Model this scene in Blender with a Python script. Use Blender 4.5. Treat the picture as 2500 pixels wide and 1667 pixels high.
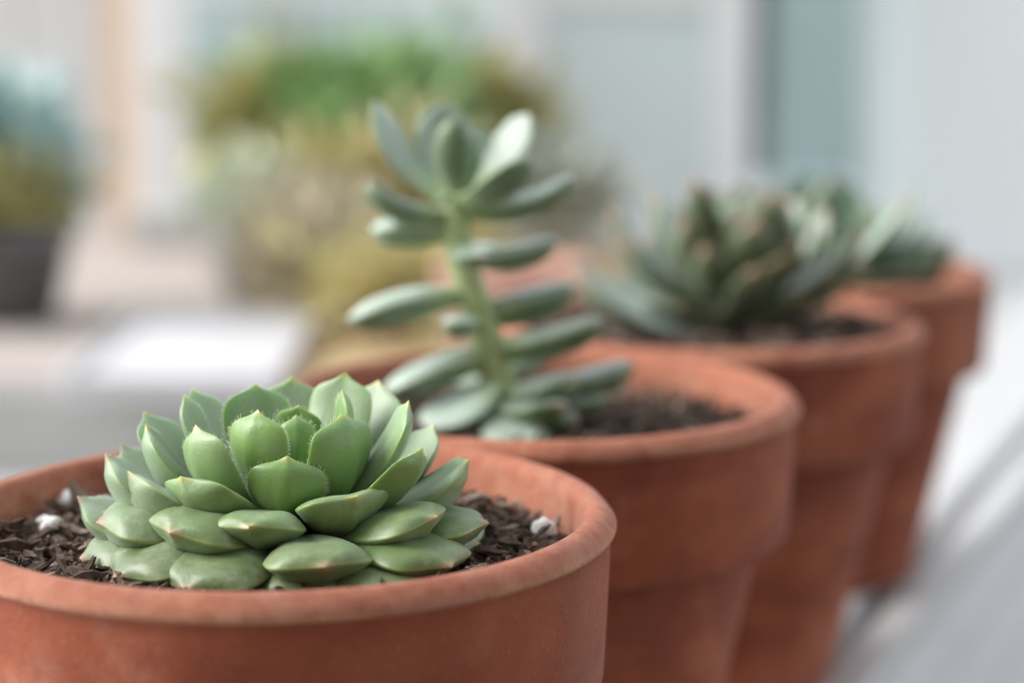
import bpy, bmesh, math, random
import numpy as np
from mathutils import Vector, Matrix, noise

for o in list(bpy.data.objects):
    bpy.data.objects.remove(o, do_unlink=True)
scene = bpy.context.scene
COL = scene.collection
R = math.radians

# ------------------------------------------------------------------ camera, light, exposure
cam_data = bpy.data.cameras.new("camera")
cam = bpy.data.objects.new("camera", cam_data)
COL.objects.link(cam)
scene.camera = cam
cam.location = (0.0, 0.0, 0.2414)
cam.rotation_euler = (math.pi / 2 - 0.1619, 0.0, 0.0)
cam_data.sensor_width = 36.0
cam_data.lens = 74.1
cam_data.clip_start = 0.02
cam_data.clip_end = 200.0
cam_data.dof.use_dof = True
cam_data.dof.focus_distance = 0.447
cam_data.dof.aperture_fstop = 5.6

SUN_DIR = Vector((-0.78, 0.02, 0.58)).normalized()      # from the plants towards the light
world = bpy.data.worlds.new("World")
scene.world = world
world.use_nodes = True
wn, wl = world.node_tree.nodes, world.node_tree.links
bg = wn["Background"]
sky = wn.new("ShaderNodeTexSky")
sky.sky_type = 'NISHITA'
sky.sun_disc = False
sky.sun_elevation = math.asin(SUN_DIR.z)
sky.sun_rotation = math.atan2(SUN_DIR.x, SUN_DIR.y)
sky.air_density = 1.0
sky.dust_density = 1.0
sky.ozone_density = 1.0
overcast = wn.new("ShaderNodeHueSaturation")            # thin cloud: the blue washed out evenly
overcast.inputs["Saturation"].default_value = 0.22
wl.new(sky.outputs[0], overcast.inputs["Color"])
wl.new(overcast.outputs[0], bg.inputs[0])
bg.inputs[1].default_value = 0.14

sun_data = bpy.data.lights.new("sun", 'SUN')
sun_data.energy = 1.25
sun_data.angle = R(36)
sun_data.color = (1.0, 0.97, 0.93)
sun = bpy.data.objects.new("sun", sun_data)
COL.objects.link(sun)
sun.rotation_euler = SUN_DIR.to_track_quat('Z', 'Y').to_euler()

vs = scene.view_settings
vs.view_transform = 'Standard'
vs.look = 'None'
vs.gamma = 1.0
vs.exposure = 1.45
vs.use_curve_mapping = False
scene.render.engine = 'CYCLES'
scene.cycles.use_denoising = True
scene.cycles.max_bounces = 8

# ------------------------------------------------------------------ helpers
def link(o, parent=None):
    COL.objects.link(o)
    if parent is not None:
        o.parent = parent
    return o

def tag(o, label=None, cat=None, group=None, kind=None):
    if label: o["label"] = label
    if cat: o["category"] = cat
    if group: o["group"] = group
    if kind: o["kind"] = kind
    return o

def empty(name, loc=(0, 0, 0), rz=0.0):
    o = bpy.data.objects.new(name, None)
    o.empty_display_size = 0.02
    o.location = loc
    o.rotation_euler = (0, 0, rz)
    return link(o)

def mesh_obj(name, verts, faces, material, parent=None, smooth=True, attrs=None):
    me = bpy.data.meshes.new(name)
    me.from_pydata([tuple(v) for v in verts], [], faces)
    if attrs:
        for k, vals in attrs.items():
            a = me.attributes.new(k, 'FLOAT', 'POINT')
            a.data.foreach_set("value", np.asarray(vals, dtype=np.float32))
    if smooth:
        me.polygons.foreach_set("use_smooth", [True] * len(me.polygons))
    me.materials.append(material)
    me.update()
    return link(bpy.data.objects.new(name, me), parent)

def box_obj(name, lo, hi, material, parent=None, bevel=0.002):
    bm = bmesh.new()
    bmesh.ops.create_cube(bm, size=1.0)
    for v in bm.verts:
        v.co = Vector([(lo[i] + hi[i]) / 2 + v.co[i] * (hi[i] - lo[i]) for i in range(3)])
    if bevel:
        bmesh.ops.bevel(bm, geom=list(bm.edges), offset=bevel, segments=2, affect='EDGES', profile=0.6)
    me = bpy.data.meshes.new(name)
    bm.to_mesh(me); bm.free()
    me.materials.append(material)
    return link(bpy.data.objects.new(name, me), parent)

def pchip(xs, ys):
    xs = np.array(xs, float); ys = np.array(ys, float)
    h = np.diff(xs); d = np.diff(ys) / h
    m = np.zeros_like(ys)
    m[0], m[-1] = d[0], d[-1]
    for i in range(1, len(xs) - 1):
        m[i] = 0 if d[i - 1] * d[i] <= 0 else 2 * d[i - 1] * d[i] / (d[i - 1] + d[i])
    def f(x):
        x = np.clip(np.asarray(x, float), xs[0], xs[-1])
        i = np.clip(np.searchsorted(xs, x) - 1, 0, len(xs) - 2)
        t = (x - xs[i]) / h[i]
        return ((2*t**3 - 3*t**2 + 1) * ys[i] + (t**3 - 2*t**2 + t) * h[i] * m[i]
                + (-2*t**3 + 3*t**2) * ys[i + 1] + (t**3 - t**2) * h[i] * m[i + 1])
    return f

# ------------------------------------------------------------------ materials
class Mat:
    def __init__(self, name, rough=0.6, spec=0.4):
        self.m = bpy.data.materials.new(name)
        self.m.use_nodes = True
        self.n, self.l = self.m.node_tree.nodes, self.m.node_tree.links
        self.b = self.n["Principled BSDF"]
        self.b.inputs["Roughness"].default_value = rough
        self.b.inputs["Specular IOR Level"].default_value = spec
        self._co = None
    def node(self, t, **kw):
        x = self.n.new(t)
        for k, v in kw.items(): setattr(x, k, v)
        return x
    def coord(self):
        if self._co is None:
            tc = self.node("ShaderNodeTexCoord"); oi = self.node("ShaderNodeObjectInfo")
            mul = self.node("ShaderNodeMath", operation='MULTIPLY'); mul.inputs[1].default_value = 7.3
            self.l.new(oi.outputs["Random"], mul.inputs[0])
            add = self.node("ShaderNodeVectorMath", operation='ADD')
            self.l.new(tc.outputs["Object"], add.inputs[0]); self.l.new(mul.outputs[0], add.inputs[1])
            self._co = add.outputs[0]; self.rand = oi.outputs["Random"]
        return self._co
    def noise(self, scale, detail=4, rough=0.6, stretch=None, dist=0.0):
        x = self.node("ShaderNodeTexNoise")
        x.inputs["Scale"].default_value = scale; x.inputs["Detail"].default_value = detail
        x.inputs["Roughness"].default_value = rough; x.inputs["Distortion"].default_value = dist
        co = self.coord()
        if stretch:
            mp = self.node("ShaderNodeMapping"); mp.inputs["Scale"].default_value = stretch
            self.l.new(co, mp.inputs[0]); co = mp.outputs[0]
        self.l.new(co, x.inputs["Vector"])
        return x.outputs[0]
    def ramp(self, fac, stops):
        r = self.node("ShaderNodeValToRGB")
        e = r.color_ramp.elements
        while len(e) < len(stops): e.new(0.5)
        for i, (p, c) in enumerate(stops):
            e[i].position = p
            e[i].color = (c, c, c, 1) if not hasattr(c, '__len__') else (*c, 1)
        self.l.new(fac, r.inputs[0])
        return r.outputs[0]
    def mix(self, fac, a, b, mode='MIX'):
        x = self.node("ShaderNodeMix", data_type='RGBA', blend_type=mode)
        for s, v in ((0, fac), (6, a), (7, b)):
            if hasattr(v, 'links') or isinstance(v, bpy.types.NodeSocket): self.l.new(v, x.inputs[s])
            elif s == 0: x.inputs[0].default_value = v
            else: x.inputs[s].default_value = (*v, 1)
        return x.outputs[2]
    def attr(self, name):
        a = self.node("ShaderNodeAttribute", attribute_name=name)
        return a.outputs["Fac"]
    def math(self, op, a, b=0.0, c=0.0):
        x = self.node("ShaderNodeMath", operation=op)
        for i, v in enumerate((a, b, c)):
            if isinstance(v, bpy.types.NodeSocket): self.l.new(v, x.inputs[i])
            else: x.inputs[i].default_value = v
        return x.outputs[0]
    def base(self, s):
        if isinstance(s, bpy.types.NodeSocket): self.l.new(s, self.b.inputs["Base Color"])
        else: self.b.inputs["Base Color"].default_value = (*s, 1)
    def bump(self, h, strength, dist):
        x = self.node("ShaderNodeBump")
        x.inputs["Strength"].default_value = strength; x.inputs["Distance"].default_value = dist
        self.l.new(h, x.inputs["Height"]); self.l.new(x.outputs[0], self.b.inputs["Normal"])
    def rough(self, s): self.l.new(s, self.b.inputs["Roughness"])

def terracotta():
    M = Mat("terracotta", 0.78, 0.25)
    big = M.noise(28, 3, 0.55)
    streak = M.noise(26, 4, 0.6, (1, 1, 2.2))
    fine = M.noise(420, 3, 0.6)
    grit = M.noise(1500, 2, 0.5)
    c = M.ramp(big, [(0.30, (0.245, 0.060, 0.029)), (0.50, (0.325, 0.083, 0.039)), (0.70, (0.41, 0.122, 0.060))])
    c = M.mix(M.ramp(streak, [(0.44, 0.0), (0.66, 0.75)]), c, (0.205, 0.042, 0.024))
    c = M.mix(M.ramp(M.noise(11, 4, 0.6), [(0.54, 0.0), (0.80, 0.50)]), c, (0.52, 0.25, 0.16))
    c = M.mix(M.ramp(fine, [(0.30, 0.35), (0.50, 0.0)]), c, (0.22, 0.07, 0.045))
    c = M.mix(M.ramp(grit, [(0.66, 0.0), (0.78, 0.55)]), c, (0.66, 0.42, 0.30))
    crust = M.math('MULTIPLY', M.ramp(M.noise(14, 5, 0.7), [(0.58, 0.0), (0.75, 0.28)]), M.ramp(M.noise(230, 4, 0.7), [(0.42, 0.1), (0.62, 1.0)]))
    c = M.mix(crust, c, (0.58, 0.44, 0.37))
    # bare bright clay where the lip has worn
    c = M.mix(M.math('MULTIPLY', M.attr("wear"), M.ramp(M.noise(160, 4, 0.7), [(0.30, 0.15), (0.62, 0.95)])), c, (0.52, 0.260, 0.170))
    c = M.mix(M.math('MULTIPLY', M.ramp(M.attr('wear'), [(0.70, 0.0), (0.97, 1.0)]), M.math('MULTIPLY', M.ramp(M.noise(700, 4, 0.75), [(0.40, 0.0), (0.60, 0.9)]), M.ramp(M.noise(24, 3, 0.6), [(0.42, 0.05), (0.62, 1.0)]))), c, (0.62, 0.28, 0.13))
    M.base(c)
    h = M.math('ADD', M.math('MULTIPLY', fine, 0.6), M.math('MULTIPLY', M.noise(1100, 3, 0.7), 0.7))
    h = M.math('ADD', h, M.math('MULTIPLY', M.noise(60, 3, 0.5, (1, 1, 10)), 0.5))
    M.bump(h, 0.55, 0.0005)
    M.rough(M.ramp(big, [(0.3, 0.68), (0.7, 0.86)]))
    M.b.inputs['Sheen Weight'].default_value = 0.06
    M.b.inputs['Sheen Roughness'].default_value = 0.45
    return M.m

def leaf_material(name, young, mature, pale, tip, edge, bloom, rough=0.40, tipstart=0.925, sss=0.12, speck=0.5, edge_w=0.8, filmk=1.0, old_tip=(0.34, 0.19, 0.12), under=None):
    """u: along the leaf, e: 0 on the midline and 1 on the margin, tone: age of the leaf"""
    M = Mat(name, rough, 0.55)
    M.coord()
    u, e, tone, up = M.attr("u"), M.attr("e"), M.attr("tone"), M.attr("up")
    c = M.mix(tone, young, mature)
    mott = M.math('MULTIPLY', M.ramp(M.noise(75, 3, 0.6), [(0.40, 0.0), (0.72, 0.8)]), 0.55)
    if filmk != 1.0: mott = M.math('MULTIPLY', mott, M.math('ADD', M.math('MULTIPLY', tone, -0.95), 1.0))
    c = M.mix(mott, c, pale)
    c = M.mix(M.attr('pale'), c, (pale[0] * 1.35, pale[1] * 1.22, pale[2] * 1.5))
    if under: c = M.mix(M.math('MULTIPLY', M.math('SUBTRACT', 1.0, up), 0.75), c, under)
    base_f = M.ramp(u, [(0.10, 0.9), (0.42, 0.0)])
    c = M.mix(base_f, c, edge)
    # waxy bloom: a mottled pale film, thicker on older leaves and the upper face
    film = M.math('MULTIPLY', M.ramp(M.noise(420, 5, 0.75), [(0.36, 0.0), (0.66, 1.0)]), M.ramp(M.noise(85, 4, 0.65, None, 0.6), [(0.40, 0.10), (0.58, 1.0)]))
    film = M.math('MULTIPLY', film, M.math('ADD', M.math('MULTIPLY', tone, 0.34 if filmk == 1.0 else -0.25), 0.14 if filmk == 1.0 else 0.45))
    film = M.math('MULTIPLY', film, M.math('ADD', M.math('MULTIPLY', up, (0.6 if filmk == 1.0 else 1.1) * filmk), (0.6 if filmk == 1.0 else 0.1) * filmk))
    c = M.mix(film, c, bloom)
    c = M.mix(M.math('MULTIPLY', M.ramp(e, [(0.93, 0.0), (1.0, 1.0)]), edge_w), c, edge)
    spk = M.math('MULTIPLY', M.ramp(M.noise(700, 3, 0.6), [(0.62, 0.0), (0.68, 1.0)]), M.ramp(M.noise(120, 3, 0.6), [(0.50, 0.0), (0.66, speck)]))
    spk = M.math('MULTIPLY', spk, M.math('ADD', M.math('MULTIPLY', tone, 1.0), 0.15))
    scar = M.ramp(M.noise(190, 2, 0.4), [(0.735, 0.0), (0.77, speck)])
    c = M.mix(scar, c, (0.30, 0.22, 0.12))
    c = M.mix(spk, c, (0.075, 0.075, 0.035))
    c = M.mix(M.ramp(u, [(tipstart + 0.02, 0.0), (0.985, 0.95)]), c, M.mix(M.ramp(tone, [(0.3, 0.0), (0.7, 1.0)]), tip, old_tip))
    M.base(c)
    M.b.inputs["Subsurface Weight"].default_value = sss
    M.b.inputs["Subsurface Radius"].default_value = (0.5, 1.0, 0.25)
    M.b.inputs["Subsurface Scale"].default_value = 0.004
    M.b.inputs["Sheen Weight"].default_value = 0.18
    M.b.inputs["Sheen Roughness"].default_value = 0.5
    M.b.inputs["Sheen Tint"].default_value = (0.85, 0.95, 0.92, 1)
    M.bump(M.math('ADD', M.noise(900, 3, 0.6), M.math('MULTIPLY', M.noise(110, 3, 0.5), 2.0)), 0.30, 0.0003)
    M.rough(M.ramp(film, [(0.0, rough), (0.5, rough + 0.2)]))
    return M.m

def plain(name, c1, c2, scale=30, rough=0.6, spec=0.35, bump=0.0, bscale=None, stretch=None, metal=0.0):
    M = Mat(name, rough, spec)
    n = M.noise(scale, 5, 0.62, stretch)
    M.base(M.ramp(n, [(0.30, c1), (0.70, c2)]))
    if bump: M.bump(M.noise(bscale or scale * 6, 4, 0.65, stretch), 0.6, bump)
    M.b.inputs["Metallic"].default_value = metal
    return M.m

MT = {}
MT["terracotta"] = terracotta()
MT["rosette"] = leaf_material("rosette_leaf", (0.185, 0.325, 0.080), (0.082, 0.108, 0.034), (0.22, 0.33, 0.175), (0.46, 0.46, 0.16), (0.34, 0.43, 0.13), (0.39, 0.44, 0.28), edge_w=0.5, rough=0.37, sss=0.22)
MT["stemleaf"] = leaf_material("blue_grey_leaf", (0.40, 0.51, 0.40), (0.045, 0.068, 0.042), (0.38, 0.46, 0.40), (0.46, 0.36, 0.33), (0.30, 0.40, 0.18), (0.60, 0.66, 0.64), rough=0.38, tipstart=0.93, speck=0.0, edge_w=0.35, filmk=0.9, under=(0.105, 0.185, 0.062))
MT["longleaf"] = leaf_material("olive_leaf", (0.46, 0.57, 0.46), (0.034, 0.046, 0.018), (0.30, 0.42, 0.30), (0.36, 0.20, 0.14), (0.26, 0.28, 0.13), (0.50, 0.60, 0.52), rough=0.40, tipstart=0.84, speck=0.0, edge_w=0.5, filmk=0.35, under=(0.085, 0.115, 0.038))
MT["greenleaf"] = leaf_material("deep_green_leaf", (0.24, 0.38, 0.24), (0.022, 0.062, 0.018), (0.14, 0.25, 0.12), (0.26, 0.22, 0.14), (0.18, 0.28, 0.12), (0.42, 0.54, 0.46), rough=0.40, tipstart=0.9, speck=0.0, edge_w=0.4, filmk=0.35)
MT["stem"] = plain("stem", (0.33, 0.43, 0.17), (0.46, 0.54, 0.28), 120, 0.5)
MT["hair"] = plain("leaf_hair", (0.72, 0.78, 0.58), (0.82, 0.86, 0.70), 50, 0.5)
MT["soil"] = plain("soil", (0.012, 0.009, 0.007), (0.055, 0.040, 0.031), 260, 0.95, 0.15, 0.002, 700)
MT["chip"] = plain("bark", (0.026, 0.018, 0.014), (0.22, 0.160, 0.125), 190, 0.9, 0.2, 0.0006, 900, (1, 6, 1))
MT["chip_pale"] = plain("pale_bark", (0.16, 0.115, 0.085), (0.42, 0.330, 0.265), 190, 0.9, 0.2, 0.0006, 900, (1, 6, 1))
MT["perlite"] = plain("perlite", (0.62, 0.60, 0.58), (0.84, 0.83, 0.81), 500, 0.85, 0.2, 0.0008, 900)
MT["sill"] = plain("sill_paint", (0.52, 0.518, 0.516), (0.58, 0.578, 0.576), 18, 0.45, 0.4, 0.0002, 200)

# ------------------------------------------------------------------ setting: sill, terrace, far ground
ROW = Vector((0.1773, 0.4181, 0)).normalized()
NRM = Vector((ROW.y, -ROW.x, 0))
P0 = Vector((-0.0519, 0.4579, 0))
row_rz = math.atan2(ROW.y, ROW.x)

def along(name, off0, off1, z0, z1, a0, a1, material, parent=None, bevel=0.002):
    """a board lying parallel to the row of pots; offsets to the side, lengths along the row"""
    o = box_obj(name, (a0, -off1, z0), (a1, -off0, z1), material, parent, bevel)
    o.location = P0 if parent is None else (0, 0, 0)
    o.rotation_euler = (0, 0, row_rz) if parent is None else (0, 0, 0)
    return o

sill = tag(along("window_sill", -0.050, 0.0335, -0.045, 0.0, -0.45, 1.62, MT["sill"], None, 0.0025), kind="structure")
sill_in = along("sill_strip", 0.0450, 0.0600, -0.045, -0.0005, -0.45, 1.62, MT["sill"], sill, 0.0025)
along("sill_groove", 0.0337, 0.0448, -0.045, -0.020, -0.45, 1.62, MT["sill"], sill, 0.0)
# sloping drip face, two shallow steps
def drip():
    prof = [(0.0603, -0.010), (0.0725, -0.020), (0.0730, -0.024), (0.0850, -0.034), (0.0855, -0.038), (0.0960, -0.046), (0.0965, -0.090), (0.0603, -0.090)]
    v, f = [], []
    for a in (-0.45, 1.62):
        for p, z in prof: v.append((a, -p, z))
    n = len(prof)
    for i in range(n):
        j = (i + 1) % n
        f.append((i, j, n + j, n + i))
    f.append(tuple(range(n - 1, -1, -1))); f.append(tuple(range(n, 2 * n)))
    return mesh_obj("drip_edge", v, f, MT["sill"], sill, smooth=False)
drip()
MT["concrete"] = plain("concrete", (0.42, 0.43, 0.42), (0.54, 0.545, 0.53), 9, 0.85, 0.25, 0.001, 120)
MT["floor"] = plain("floor", (0.10, 0.11, 0.095), (0.17, 0.18, 0.16), 6, 0.8, 0.3, 0.002, 60)
tag(along("terrace", -6.0, -0.0515, -0.30, -0.045, -4.0, 8.0, MT["concrete"], None, 0.0), kind="structure")
gv = [(-40, -40, -0.9), (40, -40, -0.9), (40, 40, -0.9), (-40, 40, -0.9)]
tag(mesh_obj("ground", gv, [(0, 1, 2, 3)], MT["floor"], smooth=False), kind="structure")

# unseen block added behind the viewer to shade the near side of the pots
MT["blocker"] = plain("shade_blocker_grey", (0.24, 0.23, 0.22), (0.32, 0.31, 0.29), 5, 0.8, 0.2, 0.002, 40)
tag(box_obj("shade_blocker", (-2.6, -0.75, -0.9), (2.6, -0.45, 1.7), MT["blocker"], None, 0.0), kind="structure")

# ------------------------------------------------------------------ pots
def lathe(name, prof, material, parent, seg=300, wob=0.00018, seed=0.0, wear=None):
    v, f, w = [], [], []
    n = len(prof)
    for i in range(seg):
        a = 2 * math.pi * i / seg
        ca, sa = math.cos(a), math.sin(a)
        for k, (r, z) in enumerate(prof):
            d = wob * noise.noise(Vector((ca * 1.7 + seed, sa * 1.7, z * 40))) + wob * 0.8 * noise.noise(Vector((ca * 7, sa * 7 + seed, z * 90)))
            if wear and wear[k] > 0.5:          # small nicks along the worn lip
                nk = noise.noise(Vector((ca * 26 + seed, sa * 26, z * 300)))
                d -= wear[k] * (0.00012 * abs(noise.noise(Vector((ca * 60, sa * 60 + seed, z * 500)))) + 0.0009 * max(0.0, nk - 0.42))
            v.append(((r + d) * ca, (r + d) * sa, z + d * 0.6))
            w.append(wear[k] if wear else 0.0)
    for i in range(seg):
        j = (i + 1) % seg
        for k in range(n - 1):
            f.append((i * n + k, j * n + k, j * n + k + 1, i * n + k + 1))
    return mesh_obj(name, v, f, material, parent, True, {"wear": w})

RIM = [(0.0600, 0.0905), (0.0640, 0.0895), (0.0690, 0.0893), (0.0712, 0.0897), (0.0721, 0.0908), (0.0724, 0.0925), (0.0730, 0.104), (0.0736, 0.115),
       (0.0738, 0.1215), (0.07385, 0.1240), (0.0741, 0.12465), (0.0748, 0.1250), (0.07515, 0.1256), (0.0751, 0.1264), (0.0747, 0.1273), (0.0740, 0.1281),
       (0.0730, 0.1292), (0.0716, 0.12985), (0.0704, 0.1300), (0.0692, 0.1297), (0.0682, 0.1288), (0.0675, 0.1272), (0.0670, 0.1245), (0.0664, 0.118), (0.0655, 0.108), (0.0640, 0.095), (0.0600, 0.0905)]
WEAR = [0]*9 + [0.0, 0.3, 1.0, 1.0, 0.85, 0.6, 0.52, 0.55, 0.5, 0.5, 0.5, 0.5, 0.55, 0.7, 0.6, 0.4, 0.2, 0]
BODY = [(0.0640, 0.0890), (0.0638, 0.0850), (0.0605, 0.070), (0.0560, 0.050), (0.0512, 0.028), (0.0470, 0.009), (0.0458, 0.003), (0.0445, 0.0008), (0.0420, 0.0), (0.012, 0.0), (0.010, 0.0015), (0.010, 0.008),
        (0.038, 0.009), (0.044, 0.030), (0.052, 0.065), (0.0565, 0.0880), (0.0640, 0.0890)]

POTS = [(-0.0519, 0.4579), (0.0075, 0.5967), (0.0694, 0.7355), (0.1254, 0.8760)]
POT_LABELS = ["nearest terracotta pot with worn lip holding the plump green rosette",
              "second terracotta pot from the camera, holding the tall stemmed blue-grey succulent",
              "third terracotta pot from the camera, holding the wide spiky rosette",
              "farthest terracotta pot of the row, behind the wide spiky rosette"]
for i, (x, y) in enumerate(POTS):
    p = empty("terracotta_pot", (x, y, 0.0), (0.0, 1.9, 4.1, 5.3)[i])
    tag(p, POT_LABELS[i], "flower pot", "terracotta pots in a row on the sill")
    lathe("rim", RIM, MT["terracotta"], p, seed=i * 3.1, wear=WEAR)
    lathe("body", BODY, MT["terracotta"], p, seed=i * 5.7 + 2)

# ------------------------------------------------------------------ soil
def soil_disc(i, z0, mound=0.003, n=70):
    x, y = POTS[i]
    rmax = 0.0662
    v, f = [], []
    rings = 34
    v.append((0, 0, z0 + mound))
    for k in range(1, rings + 1):
        r = rmax * k / rings
        for a in range(n):
            t = 2 * math.pi * a / n
            px, py = r * math.cos(t), r * math.sin(t)
            h = mound * (1 - (r / rmax) ** 2)
            h += 0.0024 * noise.noise(Vector((px * 90 + i * 9, py * 90, 1.3))) + 0.0016 * noise.noise(Vector((px * 300, py * 300 + i * 9, 5.1)))
            if k == rings: h -= 0.004
            v.append((px, py, z0 + h))
    for a in range(n):
        f.append((0, 1 + a, 1 + (a + 1) % n))
    for k in range(rings - 1):
        for a in range(n):
            b = (a + 1) % n
            f.append((1 + k * n + a, 1 + (k + 1) * n + a, 1 + (k + 1) * n + b, 1 + k * n + b))
    o = mesh_obj("potting_soil", v, f, MT["soil"])
    o.location = (x, y, 0)
    return o

def shard(rng, s, flat=0.3):
    """a splintered wood fragment: a bent prism with jagged ends; verts and faces"""
    L, w, t = s, s * rng.uniform(0.12, 0.36), s * rng.uniform(0.08, flat)
    v = []
    bend = rng.uniform(-0.25, 0.25) * s
    for k, u in enumerate((-0.5, -0.15, 0.2, 0.5)):
        ww = w * (0.35 if k in (0, 3) else 1) * rng.uniform(0.7, 1.2); tt = t * (0.5 if k in (0, 3) else 1) * rng.uniform(0.7, 1.2)
        z = bend * (u * u * 4 - 0.5); sx = rng.uniform(-0.1, 0.1) * s
        for sy, sz in ((-1, -1), (1, -1), (1, 1), (-1, 1)):
            v.append(Vector((u * L + (rng.uniform(-0.12, 0.12) * s if k in (0, 3) else 0), sx + sy * ww / 2, z + sz * tt / 2)))
    f = [(3, 2, 1, 0), (12, 13, 14, 15)]
    for k in range(3):
        for q in range(4):
            r_ = (q + 1) % 4
            f.append((k * 4 + q, k * 4 + r_, k * 4 + 4 + r_, k * 4 + 4 + q))
    return v, f

def rand_rot(rng, tilt=0.9):
    return Matrix.Rotation(rng.uniform(0, 6.283), 4, 'Z') @ Matrix.Rotation(rng.gauss(0, tilt * 0.5), 4, 'Y') @ Matrix.Rotation(rng.uniform(0, 6.283), 4, 'X')

def soil_chips(i, parent, z0, count, smin, smax, name, material, seed, rmin=0.0):
    rng = random.Random(seed)
    V, F = [], []
    for k in range(count):
        r = 0.0645 * math.sqrt(rng.uniform(rmin, 1)); t = rng.uniform(0, 6.283)
        s = rng.uniform(smin, smax) ** 1.0
        v, f = shard(rng, s)
        m = Matrix.Translation((r * math.cos(t) * (1 - s * 4), r * math.sin(t) * (1 - s * 4), z0 + 0.0012 + rng.uniform(0, 0.0034))) @ rand_rot(rng)
        b = len(V)
        V += [m @ p for p in v]; F += [tuple(q + b for q in ff) for ff in f]
    o = mesh_obj(name, V, F, material, parent, smooth=False)
    o["kind"] = "stuff"
    return o

SOIL_LABELS = ["dark barky potting soil around the plump green rosette in nearest pot", "dark crumbly potting soil at the foot of the tall stemmed succulent",
               "dark potting soil under the wide spiky rosette", "dark potting soil in the farthest pot"]
SOIL_Z = [0.1175, 0.1175, 0.1245, 0.1165]
soils = []
for i in range(4):
    s = soil_disc(i, SOIL_Z[i], 0.001 if i == 0 else 0.003)
    tag(s, SOIL_LABELS[i], "soil", kind="stuff")
    soil_chips(i, s, SOIL_Z[i], 1700 if i == 0 else 520, 0.0022, 0.0075, "bark_crumbs", MT["chip"], 11 + i)
    soil_chips(i, s, SOIL_Z[i] + 0.0008, 1500 if i == 0 else 300, 0.0005, 0.0016, "fine_crumbs", MT["chip_pale"] if i % 2 else MT["chip"], 71 + i)
    soil_chips(i, s, SOIL_Z[i] + 0.0005, 520 if i == 0 else 300, 0.0018, 0.0070, "pale_bark_crumbs", MT["chip_pale"], 31 + i)
    soils.append(s)
# larger splinters that can be told apart in the nearest pot
rng = random.Random(5)
for k in range(34):
    side = k < 22
    t = rng.uniform(2.55, 4.35) if side else rng.uniform(-0.75, 0.75)
    r = rng.uniform(0.048, 0.0625) if side else rng.uniform(0.050, 0.062)
    s = rng.uniform(0.0055, 0.0105) if side else rng.uniform(0.0045, 0.007)
    v, f = shard(rng, s, 0.22)
    m = Matrix.Translation((r * math.cos(t), r * math.sin(t), SOIL_Z[0] + 0.0042 + rng.uniform(0, 0.0025))) @ rand_rot(rng, 0.8)
    c = Vector((r * math.cos(t), r * math.sin(t), 0))
    pts = [m @ p for p in v]
    worst = max(math.hypot(p.x, p.y) for p in pts)
    if worst > 0.0655:
        pts = [p - c.normalized() * (worst - 0.0655) for p in pts]
    mesh_obj("bark_chip", pts, f, MT["chip_pale"] if rng.random() < 0.35 else MT["chip"], soils[0], smooth=False)

def granule(loc, r, label, seed):
    bm = bmesh.new()
    bmesh.ops.create_icosphere(bm, subdivisions=3, radius=r)
    for v in bm.verts:
        n_ = v.co.normalized()
        v.co *= 1 + 0.22 * noise.noise(n_ * 1.6 + Vector((seed, 0, 0))) + 0.12 * noise.noise(n_ * 4.0 + Vector((0, seed, 0)))
    me = bpy.data.meshes.new("perlite_granule"); bm.to_mesh(me); bm.free()
    me.polygons.foreach_set("use_smooth", [True] * len(me.polygons))
    me.materials.append(MT["perlite"])
    o = link(bpy.data.objects.new("perlite_granule", me)); o.location = loc
    return tag(o, label, "granule", "white granules in the nearest pot")
granule((0.0072, 0.4630, 0.1225), 0.0030, "large white granule resting against inner wall near the pale worn lip", 1)
granule((-0.1050, 0.4680, 0.1222), 0.0026, "bright white granule on the bark beside the rosette's outer leaves", 2)
granule((-0.1078, 0.4722, 0.1215), 0.0022, "small white granule half hidden behind a brighter one", 3)
granule((-0.1060, 0.4920, 0.1222), 0.0027, "greyish granule near the shaded inner wall of nearest pot", 4)

# ------------------------------------------------------------------ succulent leaves
W_OBOV = pchip([0, .10, .22, .35, .48, .60, .70, .79, .86, .90, .925, .945, .962, .98, 1.0], [.20, .25, .36, .55, .76, .93, 1.0, .99, .92, .79, .60, .37, .21, .11, 0.0])
W_LONG = pchip([0, .10, .25, .45, .62, .76, .86, .93, .97, 1.0], [.50, .58, .76, .95, 1.0, .92, .74, .48, .24, 0.0])
W_SPIKE = pchip([0, .10, .25, .45, .60, .75, .87, .95, 1.0], [.55, .62, .80, .97, 1.0, .86, .58, .28, 0.0])
T_OBOV = pchip([0, .2, .45, .7, .85, .92, .95, .975, 1.0], [.70, .85, 1.0, .95, .74, .50, .28, .15, .0])
T_LONG = pchip([0, .15, .45, .75, .90, .97, 1.0], [.70, .85, 1.0, .92, .66, .36, .0])

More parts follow.
